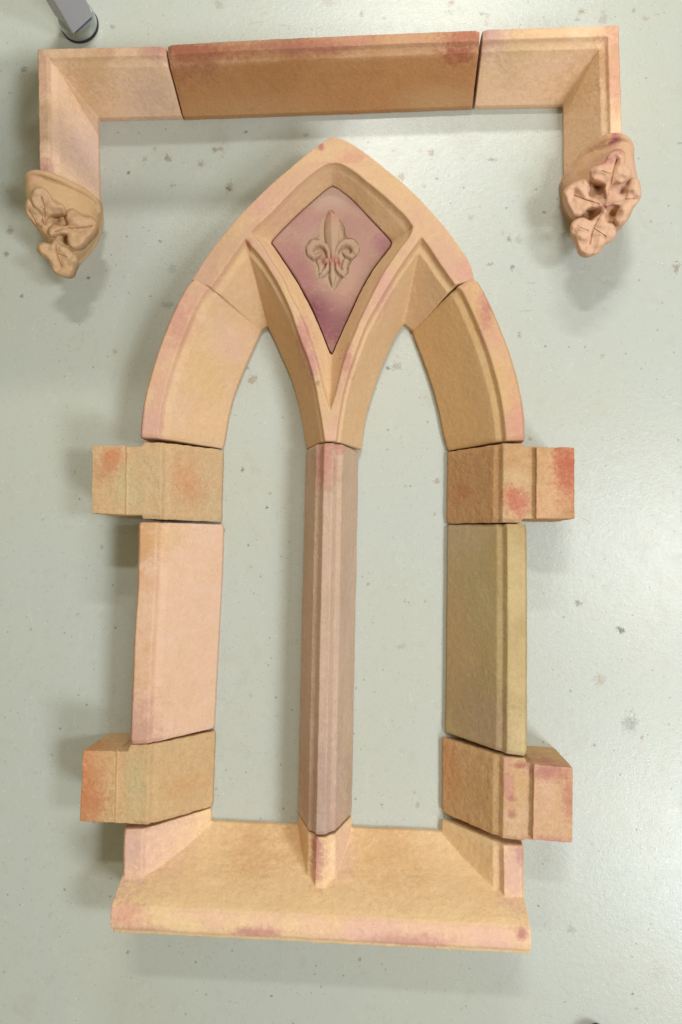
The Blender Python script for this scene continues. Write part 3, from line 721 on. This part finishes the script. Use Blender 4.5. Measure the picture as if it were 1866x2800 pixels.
LL([(640, 1310), (600, 1365), (540, 1350), (450, 1345), (380, 1400), (370, 1470), (420, 1550), (490, 1600), (550, 1640), (590, 1730), (650, 1840), (740, 1900), (850, 1920), (940, 1880), (980, 1800), (1000, 1740), (1050, 1660), (1030, 1580), (960, 1500), (860, 1420), (760, 1370), (700, 1310)],
   .144, .108, KL([(670, 1310)])[0], KL([(830, 1900)])[0], vk(KL, [[(690, 1340), (690, 1500), (770, 1740)], [(710, 1530), (860, 1585)]]), 'leaf', leafm, st, orgL)

leafr = stone('leaf_clay_pink', ((.64, .41, .28), (.61, .37, .24), (.66, .43, .31)), orgR, seed=44, grain=.6,
              stains=((1686, 416, .15, .024, (.42, .15, .15), .85, .45), (1655, 440, .15, .018, (.46, .19, .17), .7, .8), (1640, 450, .15, .016, (.46, .19, .17), .7, .5), (1668, 548, .15, .02, (.52, .26, .24), .7)))
bodyr = stone('stop_clay_pink', ((.60, .38, .24), (.56, .33, .18), (.64, .42, .31)), orgR, seed=45, grain=.7, stains=((1686, 374, .15, .010, (.42, .14, .15), .95, 1.6), (1690, 500, .12, .05, (.64, .42, .34), .6), (1705, 520, .1, .012, (.40, .15, .07), .7, 3)))
bo = KR([(1320, 600), (1290, 350), (1200, 215), (1050, 150), (900, 165), (750, 235), (550, 385), (350, 600), (200, 780), (130, 950), (150, 1100), (190, 1330), (300, 1500), (430, 1640), (500, 1800), (590, 1920), (740, 1880), (880, 1780), (1020, 1680), (1180, 1540), (1290, 1330), (1380, 1100), (1370, 900)])
fr_ = lambda x, y: .146 - .070 * max(0, min(1, (1735 - x) / 200)) ** 1.5 - .018 * max(0, min(1, (y - 560) / 150))
st = stop_body(bo, fr_, [(x, y, z) for (x, y), z in zip(KR([(1290, 420), (1210, 260), (1050, 185), (900, 200), (720, 290), (540, 430), (360, 640), (220, 810), (160, 940)]), (.122, .136, .142, .140, .124, .104, .082, .066, .055))], bodyr, hr, orgR, KR([(740, 980), (1110, 1070), (610, 1400), (970, 1430)]))
LR = lambda o, *a, **k: leaf(KR(o), *a, **k)
LR([(860, 1180), (830, 1050), (830, 960), (720, 920), (630, 870), (595, 790), (610, 710), (720, 640), (830, 590), (880, 500), (960, 420), (1060, 385), (1140, 430), (1170, 530), (1165, 640), (1250, 700), (1270, 780), (1230, 880), (1100, 940), (980, 940), (930, 1010), (910, 1120)],
   .150, .156, KR([(880, 1180)])[0], KR([(1060, 400)])[0], vk(KR, [[(1030, 560), (970, 760), (890, 1150)], [(800, 745), (930, 790)]]), 'leaf', leafr, st, orgR)
LR([(800, 1250), (700, 1180), (590, 1130), (610, 1010), (570, 910), (520, 870), (400, 900), (280, 960), (190, 1040), (180, 1130), (230, 1250), (280, 1370), (330, 1450), (440, 1460), (520, 1400), (600, 1330), (720, 1330), (800, 1310)],
   .148, .112, KR([(800, 1270)])[0], KR([(200, 1090)])[0], vk(KR, [[(350, 1130), (540, 1200), (740, 1265)], [(570, 1000), (600, 1130)]]), 'leaf', leafr, st, orgR)
LR([(840, 1260), (930, 1230), (1060, 1190), (1150, 1170), (1190, 1040), (1230, 920), (1300, 840), (1380, 880), (1410, 1000), (1420, 1120), (1370, 1240), (1290, 1340), (1250, 1440), (1180, 1550), (1070, 1610), (1000, 1540), (1020, 1420), (1060, 1310), (960, 1290), (860, 1310)],
   .150, .146, KR([(850, 1270)])[0], KR([(1410, 1080)])[0], vk(KR, [[(1300, 1180), (1050, 1210), (850, 1265)]]), 'leaf', leafr, st, orgR)
LR([(820, 1330), (760, 1420), (680, 1480), (620, 1530), (500, 1480), (400, 1500), (310, 1570), (285, 1700), (330, 1790), (380, 1860), (410, 1980), (480, 2070), (600, 2100), (740, 2050), (810, 1950), (860, 1900), (960, 1850), (1020, 1760), (1020, 1660), (970, 1580), (890, 1560), (860, 1480), (880, 1380)],
   .146, .122, KR([(830, 1350)])[0], KR([(610, 2080)])[0], vk(KR, [[(760, 1450), (650, 1680), (600, 1900)], [(440, 1640), (570, 1690)], [(670, 1660), (850, 1780)]]), 'leaf', leafr, st, orgR)

# ------------------------------------------------------------------ table (one leg shows at the top left)
tb = bpy.data.objects.new('table', None); COL.objects.link(tb)
fc = W(221, 71, 0); tb.location = (fc.x, fc.y, 0)
tag(tb, 'grey table leg on a round chrome foot, behind the left hood corner', 'table')
def disc(rows, seg=48):
    s = Solid(); s.loft([[Vector((fc.x + r * math.cos(2 * math.pi * i / seg), fc.y + r * math.sin(2 * math.pi * i / seg), z)) for i in range(seg)] for r, z in rows]); return s
chrome = plain('brushed_chrome', (.50, .55, .56), .32, 1.0, .5, .1, 300)
rub = plain('black_rubber', (.02, .02, .022), .6)
paint = plain('lilac_grey_paint', (.42, .44, .50), .45, 0, .3, .05, 90)
ft = disc([(.0435, .007), (.0435, .030), (.0415, .034), (.036, .0355), (.0, .0355)][:4]).build('foot', chrome, tb.location, parent=tb, angle=40)
disc([(.0445, 0), (.0455, .003), (.0445, .007)]).build('rubber_pad', rub, tb.location, parent=ft, angle=50)
s = Solid()
A0 = W(200.5, 95, .037); B0 = W(257, 43, .037); C0 = W(150, 42, .037)
D0 = B0 + C0 - A0
off = Vector((0, 0, .70))
s.loft([[Vector(p) for p in (A0, B0, D0, C0)], [p + off + d for p, d in ((A0, Vector((0, 0, 0))), (B0, Vector((.03, .0, 0))), (D0, Vector((.03, 0, 0))), (C0, Vector((0, 0, 0))))]])
lg = s.build('leg', paint, tb.location, parent=tb, angle=30)
bv = lg.modifiers.new('bevel', 'BEVEL'); bv.width = .003; bv.segments = 2
s = Solid()
x1, y0 = -.12, fc.y - .05  # unseen top, reach and depth shaped to shade the floor's upper left
s.loft([[Vector(p) for p in ((x1 - 1.5, y0, z), (x1, y0, z), (x1, y0 + .30, z), (x1 - 1.5, y0 + .30, z))] for z in (.737, .762)])
s.build('table_top', plain('laminate', (.45, .44, .42), .5), tb.location, parent=tb, angle=30)

# ------------------------------------------------------------------ shoe, only its toe reaches into the picture
sc = W(1640, 2791, .03); sx0, sy0 = sc.x, sc.y - .023
sh = bpy.data.objects.new('shoe', None); COL.objects.link(sh); sh.location = (sx0, sy0 - .14, 0)
tag(sh, 'dark shoe toe at the bottom edge of the floor', 'shoe')
def foot_outline(k, seg=40):
    out = []
    for i in range(seg):
        a = 2 * math.pi * i / seg; c, s_ = math.cos(a), math.sin(a)
        w = .044 + .006 * s_ - .004 * max(0, -s_)
        out.append((w * c * k, -.14 + .14 * (abs(s_) ** .9 * (1 if s_ > 0 else -1)) * (1 - (1 - k) * .35)))
    return out
def shoe_ring(k, z): return [Vector((sx0 + x, sy0 + y, z(y) if callable(z) else z)) for x, y in foot_outline(k)]
s = Solid(); s.loft([shoe_ring(1.0, 0), shoe_ring(1.02, .012), shoe_ring(1.0, .022)]); s.build('sole', rub, sh.location, parent=sh, angle=40)
s = Solid(); top = lambda y: .055 + .05 * max(0, min(1, (-y - .05) / .15))
s.loft([shoe_ring(.97, .022), shoe_ring(.96, .038), shoe_ring(.86, lambda y: top(y) * .88), shoe_ring(.62, lambda y: top(y)), shoe_ring(.3, lambda y: top(y) + .006), shoe_ring(.05, lambda y: top(y) + .008)])
s.build('upper', plain('dark_leather', (.05, .028, .03), .5), sh.location, parent=sh)
